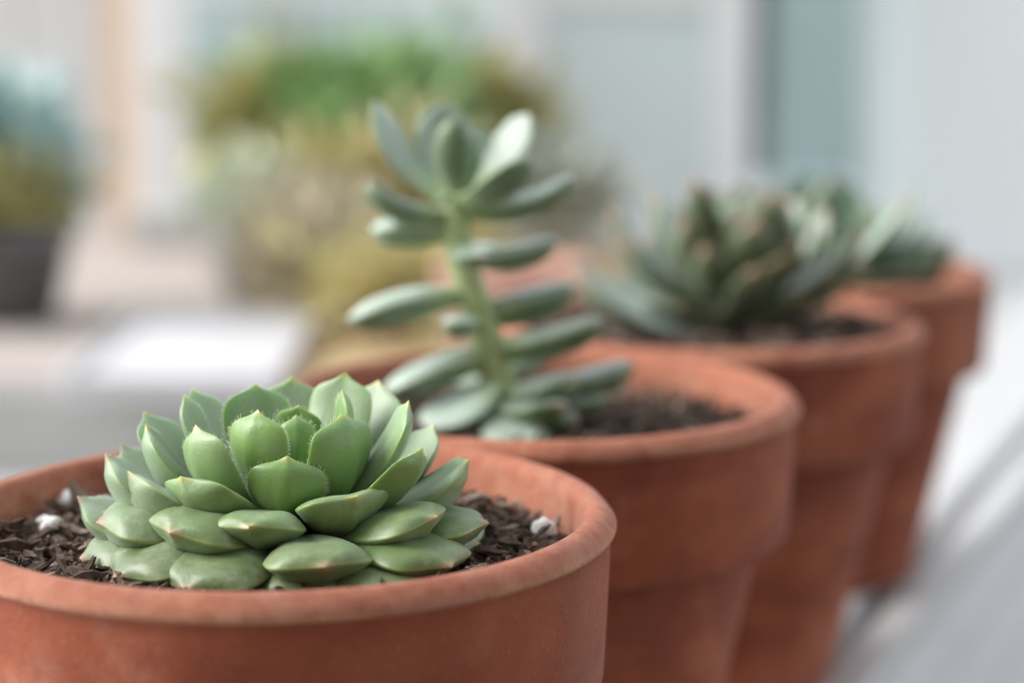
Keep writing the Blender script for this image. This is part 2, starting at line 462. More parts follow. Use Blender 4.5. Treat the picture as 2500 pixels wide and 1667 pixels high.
def leaf(parent, tip, base, width, bow, thick, material, tone, up_hint=None, roll=0.0, wf=W_OBOV, tf=T_OBOV, nu=34, na=32, cup=0.10, hairs=False, seed=0, pale=0.0, upper=0.40):
    tip, base = Vector(tip), Vector(base)
    ax = (tip - base); L = ax.length; ax.normalize()
    if up_hint is None:
        rad = Vector((tip.x, tip.y, 0)); rad.normalize()
        side = ax.cross(Vector((0, 0, 1)))
        if side.length < 0.25: side = rad.cross(Vector((0, 0, 1)))
        side = (rad.cross(Vector((0, 0, 1))).normalized() * 0.75 + side.normalized() * 0.25)
    else:
        side = ax.cross(Vector(up_hint))
    side = (side - ax * side.dot(ax)).normalized()
    nrm = side.cross(ax).normalized()          # towards the upper face
    q = Matrix.Rotation(roll, 3, ax)
    side, nrm = q @ side, q @ nrm
    rng = random.Random(seed)
    asym = rng.uniform(-0.06, 0.06)
    ctrl = base.lerp(tip, 0.52) - nrm * (bow * L * 2) + side * (asym * L)
    V, F, U, E, UP = [], [], [], [], []
    us = 1 - (1 - np.linspace(0, 1, nu)) ** 1.35
    edges = {1: [], -1: []}
    for iu, u in enumerate(us):
        c = base * (1 - u) ** 2 + ctrl * (2 * u * (1 - u)) + tip * u * u
        d = ((ctrl - base) * (1 - u) + (tip - ctrl) * u).normalized()
        n2 = (nrm - d * nrm.dot(d)).normalized()
        s2 = d.cross(n2).normalized()
        w = float(wf(u)) * width / 2
        th = float(tf(u)) * thick * width
        th = min(th, w * 1.9)
        tu, tl = th * upper, th * (1 - upper)
        wav = (0.03 if upper < 0.5 else 0.012) * width * noise.noise(Vector((u * 3 + seed, seed * 1.7, 0)))
        for ia in range(na):
            a = 2 * math.pi * ia / na
            x, sn = math.cos(a), math.sin(a)
            h = max(0.0, 1 - x * x) ** 0.80
            if sn >= 0: z = h * tu * (1 - 0.35 * math.exp(-(x / 0.45) ** 2) * min(1, u * 1.5))
            else: z = -h * tl * (0.88 + 0.20 * math.exp(-(x / 0.15) ** 2))
            z += cup * w * (x * x - 0.3) + wav * x
            p = c + s2 * (w * x) + n2 * z
            V.append(p); U.append(u); E.append(abs(x)); UP.append(1.0 if sn > 0 else 0.0)
        for sg, ia in ((1, 0), (-1, na // 2)):
            edges[sg].append((u, V[iu * na + ia].copy(), s2 * sg, n2, d))
    for iu in range(nu - 1):
        for ia in range(na):
            ib = (ia + 1) % na
            F.append((iu * na + ia, iu * na + ib, (iu + 1) * na + ib, (iu + 1) * na + ia))
    F.append(tuple(range(na)))
    o = mesh_obj("leaf", V, F, material, parent, True, {"u": U, "e": E, "tone": [tone] * len(V), "up": UP, "pale": [pale] * len(V)})
    if hairs:
        HV, HF = [], []
        for sg in (1, -1):
            us_ = [e[0] for e in edges[sg]]
            for k in range(46):
                uu = 0.46 + 0.515 * (k + rng.uniform(0.1, 0.9)) / 46
                if rng.random() < 0.12: continue
                j = max(0, min(len(us_) - 2, int(np.searchsorted(us_, uu)) - 1))
                f_ = (uu - us_[j]) / (us_[j + 1] - us_[j])
                p = edges[sg][j][1].lerp(edges[sg][j + 1][1], f_)
                out = edges[sg][j][2]
                tang = (edges[sg][j + 1][1] - edges[sg][j][1]).normalized()
                dirv = (out - tang * out.dot(tang)).normalized() + tang * rng.uniform(-0.1, 0.5) + edges[sg][j][3] * rng.uniform(-0.25, 0.35)
                dirv.normalize()
                ln = rng.uniform(0.00045, 0.00115)
                s_ = dirv.cross(tang).normalized(); r_ = 0.000060
                b0 = len(HV)
                mid = p + dirv * ln * 0.55 + tang * ln * rng.uniform(-0.1, 0.2)
                for q_ in range(3):
                    a = 2.094 * q_
                    HV.append(p - dirv * 0.0001 + (tang * math.cos(a) + s_ * math.sin(a)) * r_)
                for q_ in range(3):
                    a = 2.094 * q_
                    HV.append(mid + (tang * math.cos(a) + s_ * math.sin(a)) * r_ * 0.75)
                HV.append(p + dirv * ln + tang * ln * 0.12)
                for q_ in range(3):
                    r2 = (q_ + 1) % 3
                    HF.append((b0 + q_, b0 + r2, b0 + 3 + r2, b0 + 3 + q_)); HF.append((b0 + 3 + q_, b0 + 3 + r2, b0 + 6))
        h = mesh_obj("margin_hairs", HV, HF, MT["hair"], o, True)
        h["kind"] = "stuff"
    return o

def tube(name, pts, radii, material, parent, seg=14):
    V, F = [], []
    pts = [Vector(p) for p in pts]
    n = len(pts)
    for i, p in enumerate(pts):
        d = (pts[min(i + 1, n - 1)] - pts[max(i - 1, 0)]).normalized()
        s = d.cross(Vector((0, 1, 0.1))).normalized(); t = d.cross(s).normalized()
        for k in range(seg):
            a = 2 * math.pi * k / seg
            V.append(p + (s * math.cos(a) + t * math.sin(a)) * radii[i])
    for i in range(n - 1):
        for k in range(seg):
            b = (k + 1) % seg
            F.append((i * seg + k, i * seg + b, (i + 1) * seg + b, (i + 1) * seg + k))
    F.append(tuple(range(seg))); F.append(tuple(range((n - 1) * seg + seg - 1, (n - 1) * seg - 1, -1)))
    return mesh_obj(name, V, F, material, parent)

# plump rosette in the nearest pot: (tip, base, width) in millimetres from the foot of its axis, bow, thickness, hairs, age, roll
ROSETTE = [
    ((0.1, -17.0, 146.0), (0.0, -2.5, 129.0), 16.8, 0.2, 0.36, 1, 0, 0, 0.0),
    ((-6.8, -10.0, 154.6), (-1.4, -2.1, 129.0), 16.5, 0.16, 0.32, 1, 0, 0, 0.0),
    ((11.0, -8.0, 153.3), (2.0, -1.5, 129.0), 20.5, 0.17, 0.3, 1, 0, 0.0, 0.0),
    ((25.1, -3.0, 155.2), (4.0, -0.5, 129.0), 14.5, 0.1, 0.36, 0, 0.1, 0.35, 0.3),
    ((28.6, -15.0, 147.2), (3.5, -1.9, 129.0), 15.5, 0.12, 0.36, 1, 0.2, -0.1, 0.0),
    ((38.4, -5.0, 142.8), (4.0, -0.5, 126.5), 20, 0.1, 0.36, 0, 0.35, 0.15, 0.3),
    ((37.7, 7.0, 137.7), (3.9, 0.7, 126.5), 19, 0.12, 0.34, 0, 0.4, 0, 0.4),
    ((30.0, 13.0, 146.9), (3.7, 1.6, 126.5), 19, 0.12, 0.33, 0, 0.4, 0, 0.75),
    ((16.7, 27.0, 154.2), (2.1, 3.4, 126.5), 19, 0.12, 0.3, 0, 0.35, 0, 0.8),
    ((9.5, 20.0, 157.2), (1.7, 3.6, 129.0), 16.5, 0.12, 0.3, 0, 0.2, 0, 0.5),
    ((10.2, 3.0, 156.5), (2.4, 0.7, 131.0), 11, 0.1, 0.38, 1, 0, 0, 0.0),
    ((0.6, -3.0, 152.1), (0.5, -2.4, 131.0), 8, 0.1, 0.38, 1, 0, 0, 0.0),
    ((0.7, 3.0, 153.0), (0.6, 2.4, 131.0), 11, 0.1, 0.38, 1, 0, 0, 0.0),
    ((-9.6, 10.0, 156.6), (-1.7, 1.8, 129.0), 18.5, 0.12, 0.28, 1, 0, 0, 0.3),
    ((-3.4, 29.0, 154.8), (-0.5, 4.0, 126.5), 18, 0.12, 0.3, 0, 0.35, 0, 0.7),
    ((-25.4, 20.0, 153.7), (-3.1, 2.5, 126.5), 14.5, 0.1, 0.3, 0, 0.4, 0, 0.8),
    ((-25.0, 6.0, 154.8), (-3.9, 0.9, 129.0), 14.5, 0.12, 0.32, 1, 0.25, 0.1, 0.6),
    ((-35.1, 12.0, 149.9), (-3.8, 1.3, 126.5), 19, 0.1, 0.32, 0, 0.4, 0, 0.85),
    ((-32.6, 0.0, 149.5), (-4.0, 0.0, 126.5), 21, 0.14, 0.32, 1, 0.3, 0.12, 0.55),
    ((-19.9, -12.0, 151.7), (-3.4, -2.1, 129.0), 18.5, 0.18, 0.32, 1, 0.05, 0.25, 0.15),
    ((-41.9, 1.0, 142.7), (-4.0, 0.1, 126.5), 27, 0.15, 0.34, 1, 0.7, 0.1, 0.8),
    ((-40.6, 13.0, 142.3), (-3.8, 1.2, 126.5), 22, 0.14, 0.32, 0, 0.7, 0, 0.85),
    ((-35.0, -10.0, 141.2), (-3.8, -1.1, 126.5), 25, 0.11, 0.36, 0, 0.55, 0.15, 0.6),
    ((-22.0, -20.0, 142.3), (-3.0, -2.7, 129.0), 21, 0.1, 0.4, 0, 0.25, 0.2, 0.2),
    ((-48.6, 2.0, 132.7), (-4.0, 0.2, 120.5), 25, 0.12, 0.34, 1, 0.8, 0, 0.7),
    ((-41.5, -13.0, 130.7), (-3.8, -1.2, 125.5), 26, 0.0, 0.54, 0, 0.75, 0, 0.3),
    ((-42.0, -3.0, 130.5), (-4.0, -0.3, 125.5), 23, 0.03, 0.44, 0, 0.75, 0, 0.5),
    ((-23.3, -29.0, 132.3), (-2.5, -3.1, 126.5), 23, -0.02, 0.56, 0, 0.6, -0.15, 0.0),
    ((-6.5, -32.0, 134.3), (-0.8, -3.9, 125.5), 19.5, -0.03, 0.5, 0, 0.45, 0, 0.0),
    ((15.3, -24.0, 139.0), (2.2, -3.4, 129.0), 21.5, 0.03, 0.42, 0, 0.35, 0, 0.0),
    ((32.0, -23.0, 134.2), (3.2, -2.3, 124.5), 20.5, 0.0, 0.48, 0, 0.55, 0.1, 0.0),
    ((42.7, -10.0, 129.6), (3.9, -0.9, 125.5), 23, 0.0, 0.44, 0, 0.6, 0, 0.0),
    ((9.8, -40.0, 128.1), (0.9, -3.9, 120.5), 22.5, -0.03, 0.52, 0, 0.6, 0, 0.0),
    ((35.1, -29.0, 125.1), (3.1, -2.5, 124.0), 24, -0.04, 0.44, 0, 0.6, 0, 0.0),
    ((-19.2, -37.0, 122.1), (-1.8, -3.5, 122.5), 26, -0.07, 0.44, 0, 0.75, 0, 0.0),
    ((-35.7, -27.0, 122.1), (-3.2, -2.4, 122.5), 26, -0.08, 0.44, 0, 0.8, 0, 0.0),
    ((-46.2, -10.0, 121.4), (-3.9, -0.8, 122.0), 24, -0.07, 0.44, 0, 0.85, 0, 0.3),
    ((40.7, -3.0, 123.2), (4.0, -0.3, 120.5), 21, -0.03, 0.42, 0, 0.6, 0, 0.0),
    ((6.5, -37.0, 121.3), (0.7, -3.9, 119.0), 22, -0.04, 0.44, 0, 0.7, 0, 0.0),
    ((25.9, -36.0, 122.0), (2.3, -3.2, 119.0), 20, -0.04, 0.44, 0, 0.6, 0, 0.0),
    ((-22.0, 36.0, 134.0), (-2.1, 3.4, 114.0), 17, 0.12, 0.34, 0, 0.5, 0, 0.6),
    ((-36.0, 24.0, 130.0), (-3.3, 2.2, 114.0), 17, 0.12, 0.34, 0, 0.5, 0, 0.6),
    ((12.0, 40.0, 132.0), (1.1, 3.8, 114.0), 17, 0.12, 0.34, 0, 0.5, 0, 0.6),
    ((33.0, 27.0, 131.0), (3.1, 2.5, 114.0), 17, 0.12, 0.34, 0, 0.5, 0, 0.6),
    ((42.0, 12.0, 125.0), (3.8, 1.1, 114.0), 17, 0.12, 0.34, 0, 0.5, 0, 0.6),
    ((-4.0, 36.0, 128.0), (-0.4, 4.0, 114.0), 17, 0.12, 0.34, 0, 0.5, 0, 0.6),
]
ros = empty("rosette_succulent", (-0.0475, 0.4520, 0.0))
tag(ros, "plump pale green rosette of pointed fleshy leaves in the nearest pot", "succulent", "succulents in terracotta pots")
for k, (tip, base, w, bow, th, hair, tone, roll, pale) in enumerate(ROSETTE):
    plump = tone >= 0.45 and bow < 0.07
    leaf(ros, [t / 1000 for t in tip], [b / 1000 for b in base], w / 1000, bow, th, MT["rosette"], tone, None, roll, hairs=bool(hair), seed=k * 1.37,
         pale=pale, cup=-0.06 if plump else 0.10, upper=0.46 if plump else 0.40)
tube("stem", [(0, 0, 0.110), (0, 0, 0.120), (0, 0, 0.1295)], [0.0052, 0.0052, 0.0034], MT["stem"], ros)

# tall stemmed succulent in the second pot
STEMMED = [
    ((-43.7, 4.0, 212.5), (-23.5, 0.0, 185.6), 12.1, 0.40, 0.12, (0.6, -0.5, 0.5), 0.20),
    ((-25.3, 10.0, 211.9), (-22.3, 2.0, 184.7), 17.4, 0.36, 0.10, (0.1, -0.8, 0.4), 0.20),
    ((-21.0, -12.0, 208.8), (-20.1, -3.0, 187.1), 11.2, 0.45, 0.14, (-0.15, 1, 0.4), 0.60),
    ((-16.0, -4.0, 204.7), (-19.2, -1.0, 186.9), 9.4, 0.42, 0.12, (-0.6, 0.5, 0.5), 0.25),
    ((-6.4, 14.0, 203.6), (-17.4, 3.0, 186.5), 10.9, 0.40, 0.10, (-0.4, -0.6, 0.6), 0.20),
    ((-0.2, 6.0, 208.8), (-16.2, 2.0, 187.2), 14.4, 0.38, 0.10, (-0.4, -0.6, 0.6), 0.35),
    ((-14.4, 12.0, 204.7), (-18.1, 4.0, 187.0), 10.6, 0.38, 0.10, (-0.1, -0.8, 0.5), 0.30),
    ((-0.0, -16.0, 198.1), (-18.9, -3.0, 185.8), 15.9, 0.38, 0.14, (-0.3, 0.5, 0.8), 0.35),
    ((12.5, 4.0, 191.7), (-18.0, 1.0, 182.6), 10.3, 0.80, 0.10, (0, 0, 1), 0.30),
    ((-45.3, -6.0, 191.0), (-22.9, -1.0, 181.6), 10.0, 0.80, 0.14, (0, 0, 1), 0.50),
    ((-45.3, 4.0, 175.9), (-21.7, 0.0, 176.3), 11.8, 0.85, -0.04, (0, 0, 1), 0.00),
    ((7.9, 4.0, 173.6), (-17.5, 1.0, 168.8), 10.3, 0.85, 0.06, (0, 0, 1), 0.20),
    ((-13.4, -24.0, 171.8), (-19.0, -3.0, 171.7), 11.2, 0.50, 0.05, (0, 0, 1), 0.55),
    ((-10.8, 16.0, 170.8), (-19.3, 3.0, 169.2), 10.6, 0.50, 0.05, (0, 0, 1), 0.30),
    ((-51.6, -4.0, 151.1), (-18.3, -1.0, 158.5), 12.4, 0.85, -0.06, (0, 0, 1), 0.05),
    ((13.2, 6.0, 160.0), (-14.7, 1.0, 152.3), 13.9, 0.78, 0.02, (0, 0, 1), 0.75),
    ((20.6, -6.0, 151.8), (-11.9, -1.0, 142.9), 13.3, 0.78, 0.04, (0, 0, 1), 0.50),
    ((-23.2, -14.0, 152.1), (-15.3, -3.0, 150.4), 9.1, 0.85, 0.00, (0, 0, 1), 0.00),
    ((-41.3, -8.0, 131.0), (-10.7, -1.0, 142.2), 14.4, 0.72, -0.04, (0, 0, 1), 0.10),
    ((-28.0, -20.0, 123.4), (-9.5, -3.0, 133.2), 19.7, 0.42, 0.02, (-0.2, -0.3, 1), 0.05),
    ((13.3, -8.0, 136.0), (-8.2, -1.0, 129.6), 19.7, 0.55, 0.05, (0, 0, 1), 0.70),
    ((30.0, 6.0, 137.9), (-8.2, 1.0, 129.3), 18.2, 0.60, 0.06, (0, 0, 1), 0.80),
    ((-2.7, -30.0, 119.4), (-8.0, -4.0, 127.7), 18.9, 0.42, 0.02, (0, -0.3, 1), 0.10),
    ((13.7, -16.0, 125.7), (-8.0, -3.0, 126.9), 16.6, 0.50, 0.05, (0, 0, 1), 0.75),
    ((-32.3, 8.0, 114.4), (-9.5, 0.0, 127.6), 16.6, 0.50, 0.05, (0, 0, 1), 0.50),
    ((22.8, -2.0, 129.8), (-7.6, -1.0, 127.1), 16.6, 0.55, 0.06, (0, 0, 1), 0.80),
    ((8.6, -24.0, 131.0), (-8.0, -4.0, 127.1), 16.6, 0.50, 0.05, (0, 0, 1), 0.85),
    ((4.5, 18.0, 139.7), (-10.7, 3.0, 135.9), 12.9, 0.50, 0.08, (0, 0, 1), 0.50),
    ((-19.8, 16.0, 131.0), (-10.1, 3.0, 132.1), 12.1, 0.50, 0.05, (0, 0, 1), 0.45),
    ((5.3, -8.0, 119.1), (-7.6, -2.0, 125.4), 15.1, 0.50, 0.03, (0, 0, 1), 0.90),
]
st = empty("stemmed_succulent", (0.0050, 0.592, 0.0))
tag(st, "tall leggy blue-grey succulent with spoon leaves along a bare stem", "succulent", "succulents in terracotta pots")
for k, (tip, base, w, th, bow, up, tone) in enumerate(STEMMED):
    leaf(st, [t / 1000 for t in tip], [b / 1000 for b in base], w / 1000, bow, th, MT["stemleaf"], tone, up, wf=W_LONG, tf=T_LONG, seed=k * 2.1 + 50, nu=20, na=18, cup=0.12)
STEM2 = [(-6.4, 0.0, 116.1), (-8.2, 0.0, 130.1), (-11.0, 0.0, 141.4), (-14.4, 0.0, 152.7), (-17.8, 0.0, 162.7), (-20.2, 0.0, 172.6), (-20.9, 0.0, 181.3), (-20.4, 0.0, 187.4)]
tube("stem", [[t / 1000 for t in p] for p in STEM2], [0.0056, 0.0053, 0.0049, 0.0046, 0.0043, 0.0041, 0.0039, 0.0024], MT["stem"], st)

SPIKY = [
    ((-54.7, -30.0, 153.9), (-5.0, -8.0, 131.3), 36.8, 0.30, 0.14, (-0.3, -0.35, 0.9), 0.00),
    ((-40.7, -2.0, 170.0), (-2.8, 0.0, 136.0), 18.4, 0.36, 0.14, (0.6, -0.2, 0.6), 0.60),
    ((-37.2, -8.0, 160.0), (-3.0, -2.0, 135.5), 15.6, 0.36, 0.14, (0.5, 0.2, 0.8), 0.75),
    ((-26.4, -14.0, 176.4), (-2.5, -4.0, 138.1), 18.4, 0.36, 0.12, (0.7, -0.3, 0.5), 0.00),
    ((-18.4, 12.0, 168.6), (-1.1, 2.0, 137.2), 16.5, 0.36, 0.10, (0.4, -0.6, 0.6), 0.35),
    ((-14.2, -22.0, 181.5), (-1.2, -6.0, 139.9), 13.8, 0.42, 0.12, (0.2, 1, 0.3), 0.90),
    ((-3.4, 16.0, 174.4), (1.5, 5.0, 138.4), 15.6, 0.36, 0.08, (0, -1, 0.5), 0.15),
    ((5.6, 14.0, 176.2), (3.5, 3.0, 140.2), 16.5, 0.34, 0.10, (0, -1, 0.4), 0.10),
    ((0.2, -24.0, 170.6), (1.9, -6.0, 139.9), 15.6, 0.40, 0.14, (0, 1, 0.4), 0.55),
    ((15.3, -20.0, 176.2), (4.1, -6.0, 139.9), 23.0, 0.36, 0.14, (-0.1, 1, 0.4), 0.85),
    ((26.9, 16.0, 170.6), (6.0, 4.0, 140.0), 16.5, 0.36, 0.10, (-0.4, -0.7, 0.6), 0.05),
    ((30.9, -6.0, 162.8), (6.9, -2.0, 137.8), 16.5, 0.40, 0.12, (-0.6, -0.1, 0.7), 0.45),
    ((15.4, -34.0, 156.3), (1.7, -8.0, 137.1), 12.9, 0.44, 0.12, (0, 0.4, 1), 0.95),
    ((63.5, 4.0, 172.5), (12.8, 2.0, 133.3), 9.6, 0.45, 0.10, (-0.6, -0.2, 0.8), 0.30),
    ((46.2, -10.0, 163.2), (11.5, -2.0, 133.9), 15.6, 0.40, 0.12, (-0.5, 0.3, 0.9), 0.60),
    ((46.2, -16.0, 153.3), (11.3, -4.0, 134.2), 15.6, 0.42, 0.12, (-0.2, 0.2, 1), 0.85),
    ((36.5, -22.0, 146.6), (8.9, -5.0, 133.9), 15.6, 0.42, 0.10, (0, 0, 1), 0.95),
    ((25.0, -30.0, 142.9), (2.5, -8.0, 132.8), 13.2, 0.42, 0.08, (0, 0, 1), 0.80),
    ((-30.8, -30.0, 139.5), (-2.6, -6.0, 132.2), 12.9, 0.40, 0.06, (0, 0, 1), 0.95),
    ((-19.3, -34.0, 139.4), (-2.0, -8.0, 132.5), 11.8, 0.40, 0.04, (0, 0, 1), 0.90),
    ((22.2, -26.0, 160.5), (5.0, -6.0, 136.0), 16.5, 0.42, 0.12, (0, 0.3, 1), 0.90),
    ((46.1, 12.0, 156.2), (11.4, 3.0, 134.0), 15.6, 0.42, 0.12, (-0.3, -0.2, 1), 0.80),
    ((6.3, -38.0, 153.1), (1.0, -8.0, 134.8), 13.8, 0.44, 0.10, (0, 0.2, 1), 0.80),
    ((-10.5, -30.0, 159.5), (-0.9, -8.0, 137.1), 15.6, 0.42, 0.12, (0.1, 0.9, 0.5), 0.75),
    ((-28.2, 14.0, 157.5), (-1.8, 3.0, 135.5), 18.4, 0.40, 0.12, (0.5, -0.4, 0.7), 0.50),
    ((-17.6, -26.0, 167.9), (-1.7, -7.0, 137.7), 14.7, 0.42, 0.12, (0.3, 0.9, 0.4), 0.70),
    ((7.2, -28.0, 168.1), (2.5, -7.0, 138.5), 17.5, 0.42, 0.12, (0, 1, 0.4), 0.80),
    ((36.2, 10.0, 167.3), (8.2, 3.0, 137.1), 16.5, 0.40, 0.12, (-0.5, -0.4, 0.7), 0.30),
    ((12.2, 4.0, 175.5), (4.1, 1.0, 138.9), 15.6, 0.40, 0.10, (-0.1, -0.9, 0.4), 0.30),
    ((-40.8, 10.0, 147.0), (-3.3, 3.0, 133.2), 15.6, 0.40, 0.10, (0.3, -0.3, 0.9), 0.50),
]
sp = empty("spiky_succulent", (0.0755, 0.735, 0.0))
tag(sp, "wide spiky rosette of olive and grey-green leaves in the third pot", "succulent", "succulents in terracotta pots")
for k, (tip, base, w, th, bow, up, tone) in enumerate(SPIKY):
    leaf(sp, [t / 1000 for t in tip], [b / 1000 for b in base], w / 1000, bow, th, MT["longleaf"], tone, up, pale=1.0 if k == 0 else 0.0, wf=W_SPIKE, tf=T_LONG, seed=k * 1.7 + 90, nu=20, na=18, cup=0.14)
tube("stem", [(-0.001, 0, 0.108), (-0.001, 0, 0.120), (-0.001, 0, 0.132)], [0.005, 0.005, 0.004], MT["stem"], sp)

DEEP = [
    ((2.3, -8.0, 170.4), (-0.2, -2.0, 125.3), 18.6, 0.36, 0.12, (0.3, 0.9, 0.3), 0.75),
    ((13.1, 14.0, 164.9), (2.4, 3.0, 124.7), 18.6, 0.36, 0.10, (-0.2, -0.8, 0.4), 0.30),
    ((52.6, -6.0, 143.2), (9.0, -2.0, 122.6), 25.1, 0.75, 0.10, (-0.1, -0.1, 1), 0.95),
    ((42.7, -22.0, 136.6), (8.5, -5.0, 122.4), 21.8, 0.60, 0.08, (0, 0, 1), 0.95),
    ((43.4, 2.0, 151.4), (8.5, 1.0, 123.1), 17.5, 0.45, 0.12, (-0.5, 0, 0.8), 0.50),
    ((-4.9, -16.0, 163.0), (0.5, -4.0, 123.8), 18.6, 0.42, 0.12, (0, 1, 0.3), 0.80),
    ((37.5, 6.0, 161.9), (7.7, 2.0, 124.8), 15.3, 0.40, 0.10, (-0.5, -0.3, 0.8), 0.20),
    ((28.5, -10.0, 151.7), (7.1, -2.0, 124.4), 18.6, 0.40, 0.12, (-0.5, 0.2, 0.8), 0.60),
    ((29.0, -30.0, 132.6), (6.5, -6.0, 122.2), 19.6, 0.46, 0.08, (0, 0, 1), 0.90),
    ((-16.1, 8.0, 165.4), (-1.4, 2.0, 124.8), 18.6, 0.36, 0.10, (0.4, -0.6, 0.6), 0.25),
    ((-6.2, 14.0, 167.7), (-0.4, 3.0, 124.7), 18.6, 0.36, 0.10, (0.1, -0.8, 0.5), 0.40),
    ((-29.6, 0.0, 156.1), (-3.5, 0.0, 123.2), 19.6, 0.40, 0.10, (0.6, 0, 0.7), 0.50),
    ((-37.7, -10.0, 140.9), (-5.6, -2.0, 121.7), 19.6, 0.40, 0.10, (0, 0, 1), 0.70),
    ((13.6, -24.0, 152.3), (3.8, -6.0, 124.0), 19.6, 0.40, 0.12, (0, 0.6, 0.8), 0.75),
    ((21.7, 4.0, 157.6), (4.8, 1.0, 124.0), 18.6, 0.40, 0.12, (-0.4, -0.4, 0.8), 0.55),
    ((16.1, -34.0, 129.6), (3.7, -7.0, 121.4), 17.5, 0.46, 0.06, (0, 0, 1), 0.90),
]
dp = empty("deep_green_succulent", (0.1300, 0.875, 0.0))
tag(dp, "deep green succulent half hidden behind the wide spiky rosette", "succulent", "succulents in terracotta pots")
for k, (tip, base, w, th, bow, up, tone) in enumerate(DEEP):
    leaf(dp, [t / 1000 for t in tip], [b / 1000 for b in base], w / 1000, bow, th, MT["greenleaf"], tone, up, wf=W_SPIKE, tf=T_LONG, seed=k * 1.9 + 140, nu=20, na=18, cup=0.14)
tube("stem", [(0, 0, 0.108), (0, 0, 0.120), (0, 0, 0.134)], [0.005, 0.005, 0.004], MT["stem"], dp)

# ------------------------------------------------------------------ blurred background
MT["white_paint"] = plain("white_paint", (0.82, 0.825, 0.84), (0.87, 0.875, 0.89), 12, 0.5, 0.4, 0.0003, 90)
MT["grey_panel"] = plain("grey_panel_paint", (0.66, 0.75, 0.76), (0.72, 0.81, 0.82), 8, 0.5, 0.4, 0.0003, 80)
MT["teal_wall"] = plain("pale_teal_paint", (0.58, 0.68, 0.67), (0.66, 0.75, 0.74), 6, 0.6, 0.3, 0.0004, 80)
MT["beige_board"] = plain("beige_board", (0.62, 0.61, 0.595), (0.70, 0.69, 0.675), 7, 0.7, 0.3, 0.0006, 60, (1, 1, 0.2))
MT["peach_wood"] = plain("peach_wood", (0.62, 0.48, 0.38), (0.70, 0.57, 0.46), 14, 0.6, 0.3, 0.0006, 80, (1, 1, 0.15))
MT["bench_wood"] = plain("bench_wood", (0.42, 0.365, 0.335), (0.50, 0.445, 0.41), 14, 0.7, 0.3, 0.0008, 70, (0.15, 1, 1))
MT["tan_wood"] = plain("tan_wood", (0.50, 0.38, 0.20), (0.60, 0.46, 0.27), 14, 0.7, 0.3, 0.0008, 70, (0.15, 1, 1))
MT["dark_glaze"] = plain("dark_glaze", (0.085, 0.085, 0.09), (0.13, 0.13, 0.135), 20, 0.35, 0.5)
MT["stoneware"] = plain("stoneware", (0.46, 0.465, 0.46), (0.54, 0.545, 0.535), 25, 0.95, 0.1, 0.0005, 200)
MT["dark_seal"] = plain("dark_seal", (0.10, 0.12, 0.115), (0.14, 0.16, 0.155), 20, 0.6)
gm = Mat("teal_glass", 0.08, 0.5)
gm.base(gm.ramp(gm.noise(5, 2, 0.5), [(0.3, (0.46, 0.60, 0.60)), (0.7, (0.52, 0.65, 0.65))]))
MT["teal_glass"] = gm.m

def foliage_mat(name, a, b):
    M = Mat(name, 0.6, 0.3)
    M.base(M.ramp(M.noise(60, 3, 0.6), [(0.3, a), (0.7, b)]))
    M.b.inputs["Subsurface Weight"].default_value = 0.0
    return M.m
MT["f_olive"] = foliage_mat("olive_foliage", (0.42, 0.40, 0.16), (0.54, 0.50, 0.24))
MT["f_green"] = foliage_mat("green_foliage", (0.24, 0.40, 0.15), (0.36, 0.53, 0.25))
MT["f_silver"] = foliage_mat("silver_foliage", (0.66, 0.72, 0.56), (0.78, 0.82, 0.68))
MT["f_yellow"] = foliage_mat("yellow_foliage", (0.60, 0.55, 0.28), (0.72, 0.66, 0.38))
MT["f_brown"] = foliage_mat("dry_foliage", (0.50, 0.45, 0.32), (0.60, 0.54, 0.40))
MT["f_teal"] = foliage_mat("teal_foliage", (0.34, 0.50, 0.48), (0.46, 0.62, 0.60))
MT["f_grey"] = foliage_mat("grey_green_foliage", (0.36, 0.39, 0.33), (0.46, 0.49, 0.43))

def foliage(name, parent, centre, radii, count, size, material, seed, shape=2.2):
    """crown of small pointed leaves, each leaf a folded blade with its own turn"""
    rng = random.Random(seed)
    V, F = [], []
    for k in range(count):
        while True:
            p = Vector((rng.uniform(-1, 1), rng.uniform(-1, 1), rng.uniform(-1, 1)))
            if 0.05 < p.length < 1: break
        lump = 0.85 + 0.75 * noise.noise(p.normalized() * 1.9 + Vector((seed * 3.7, 0, 0)))
        p = p * lump * (1.0 + (0.45 if rng.random() < 0.18 else 0.0))
        c = Vector((centre[0] + p.x * radii[0], centre[1] + p.y * radii[1], centre[2] + p.z * radii[2]))
        d = (p.normalized() * 0.8 + Vector((rng.gauss(0, .5), rng.gauss(0, .5), rng.gauss(0.25, .5)))).normalized()
        s = d.cross(Vector((rng.gauss(0, 1), rng.gauss(0, 1), rng.gauss(0, 1)))).normalized()
        n_ = d.cross(s)
        L = size * rng.uniform(0.7, 1.9); w = L / shape
        b = len(V)
        V += [c, c + d * L * 0.45 + s * w * 0.5 + n_ * w * 0.15, c + d * L, c + d * L * 0.45 - s * w * 0.5 + n_ * w * 0.15, c + d * L * 0.5]
        F += [(b, b + 1, b + 4), (b + 1, b + 2, b + 4), (b + 2, b + 3, b + 4), (b + 3, b, b + 4)]
    return mesh_obj(name, V, F, material, parent, smooth=True)

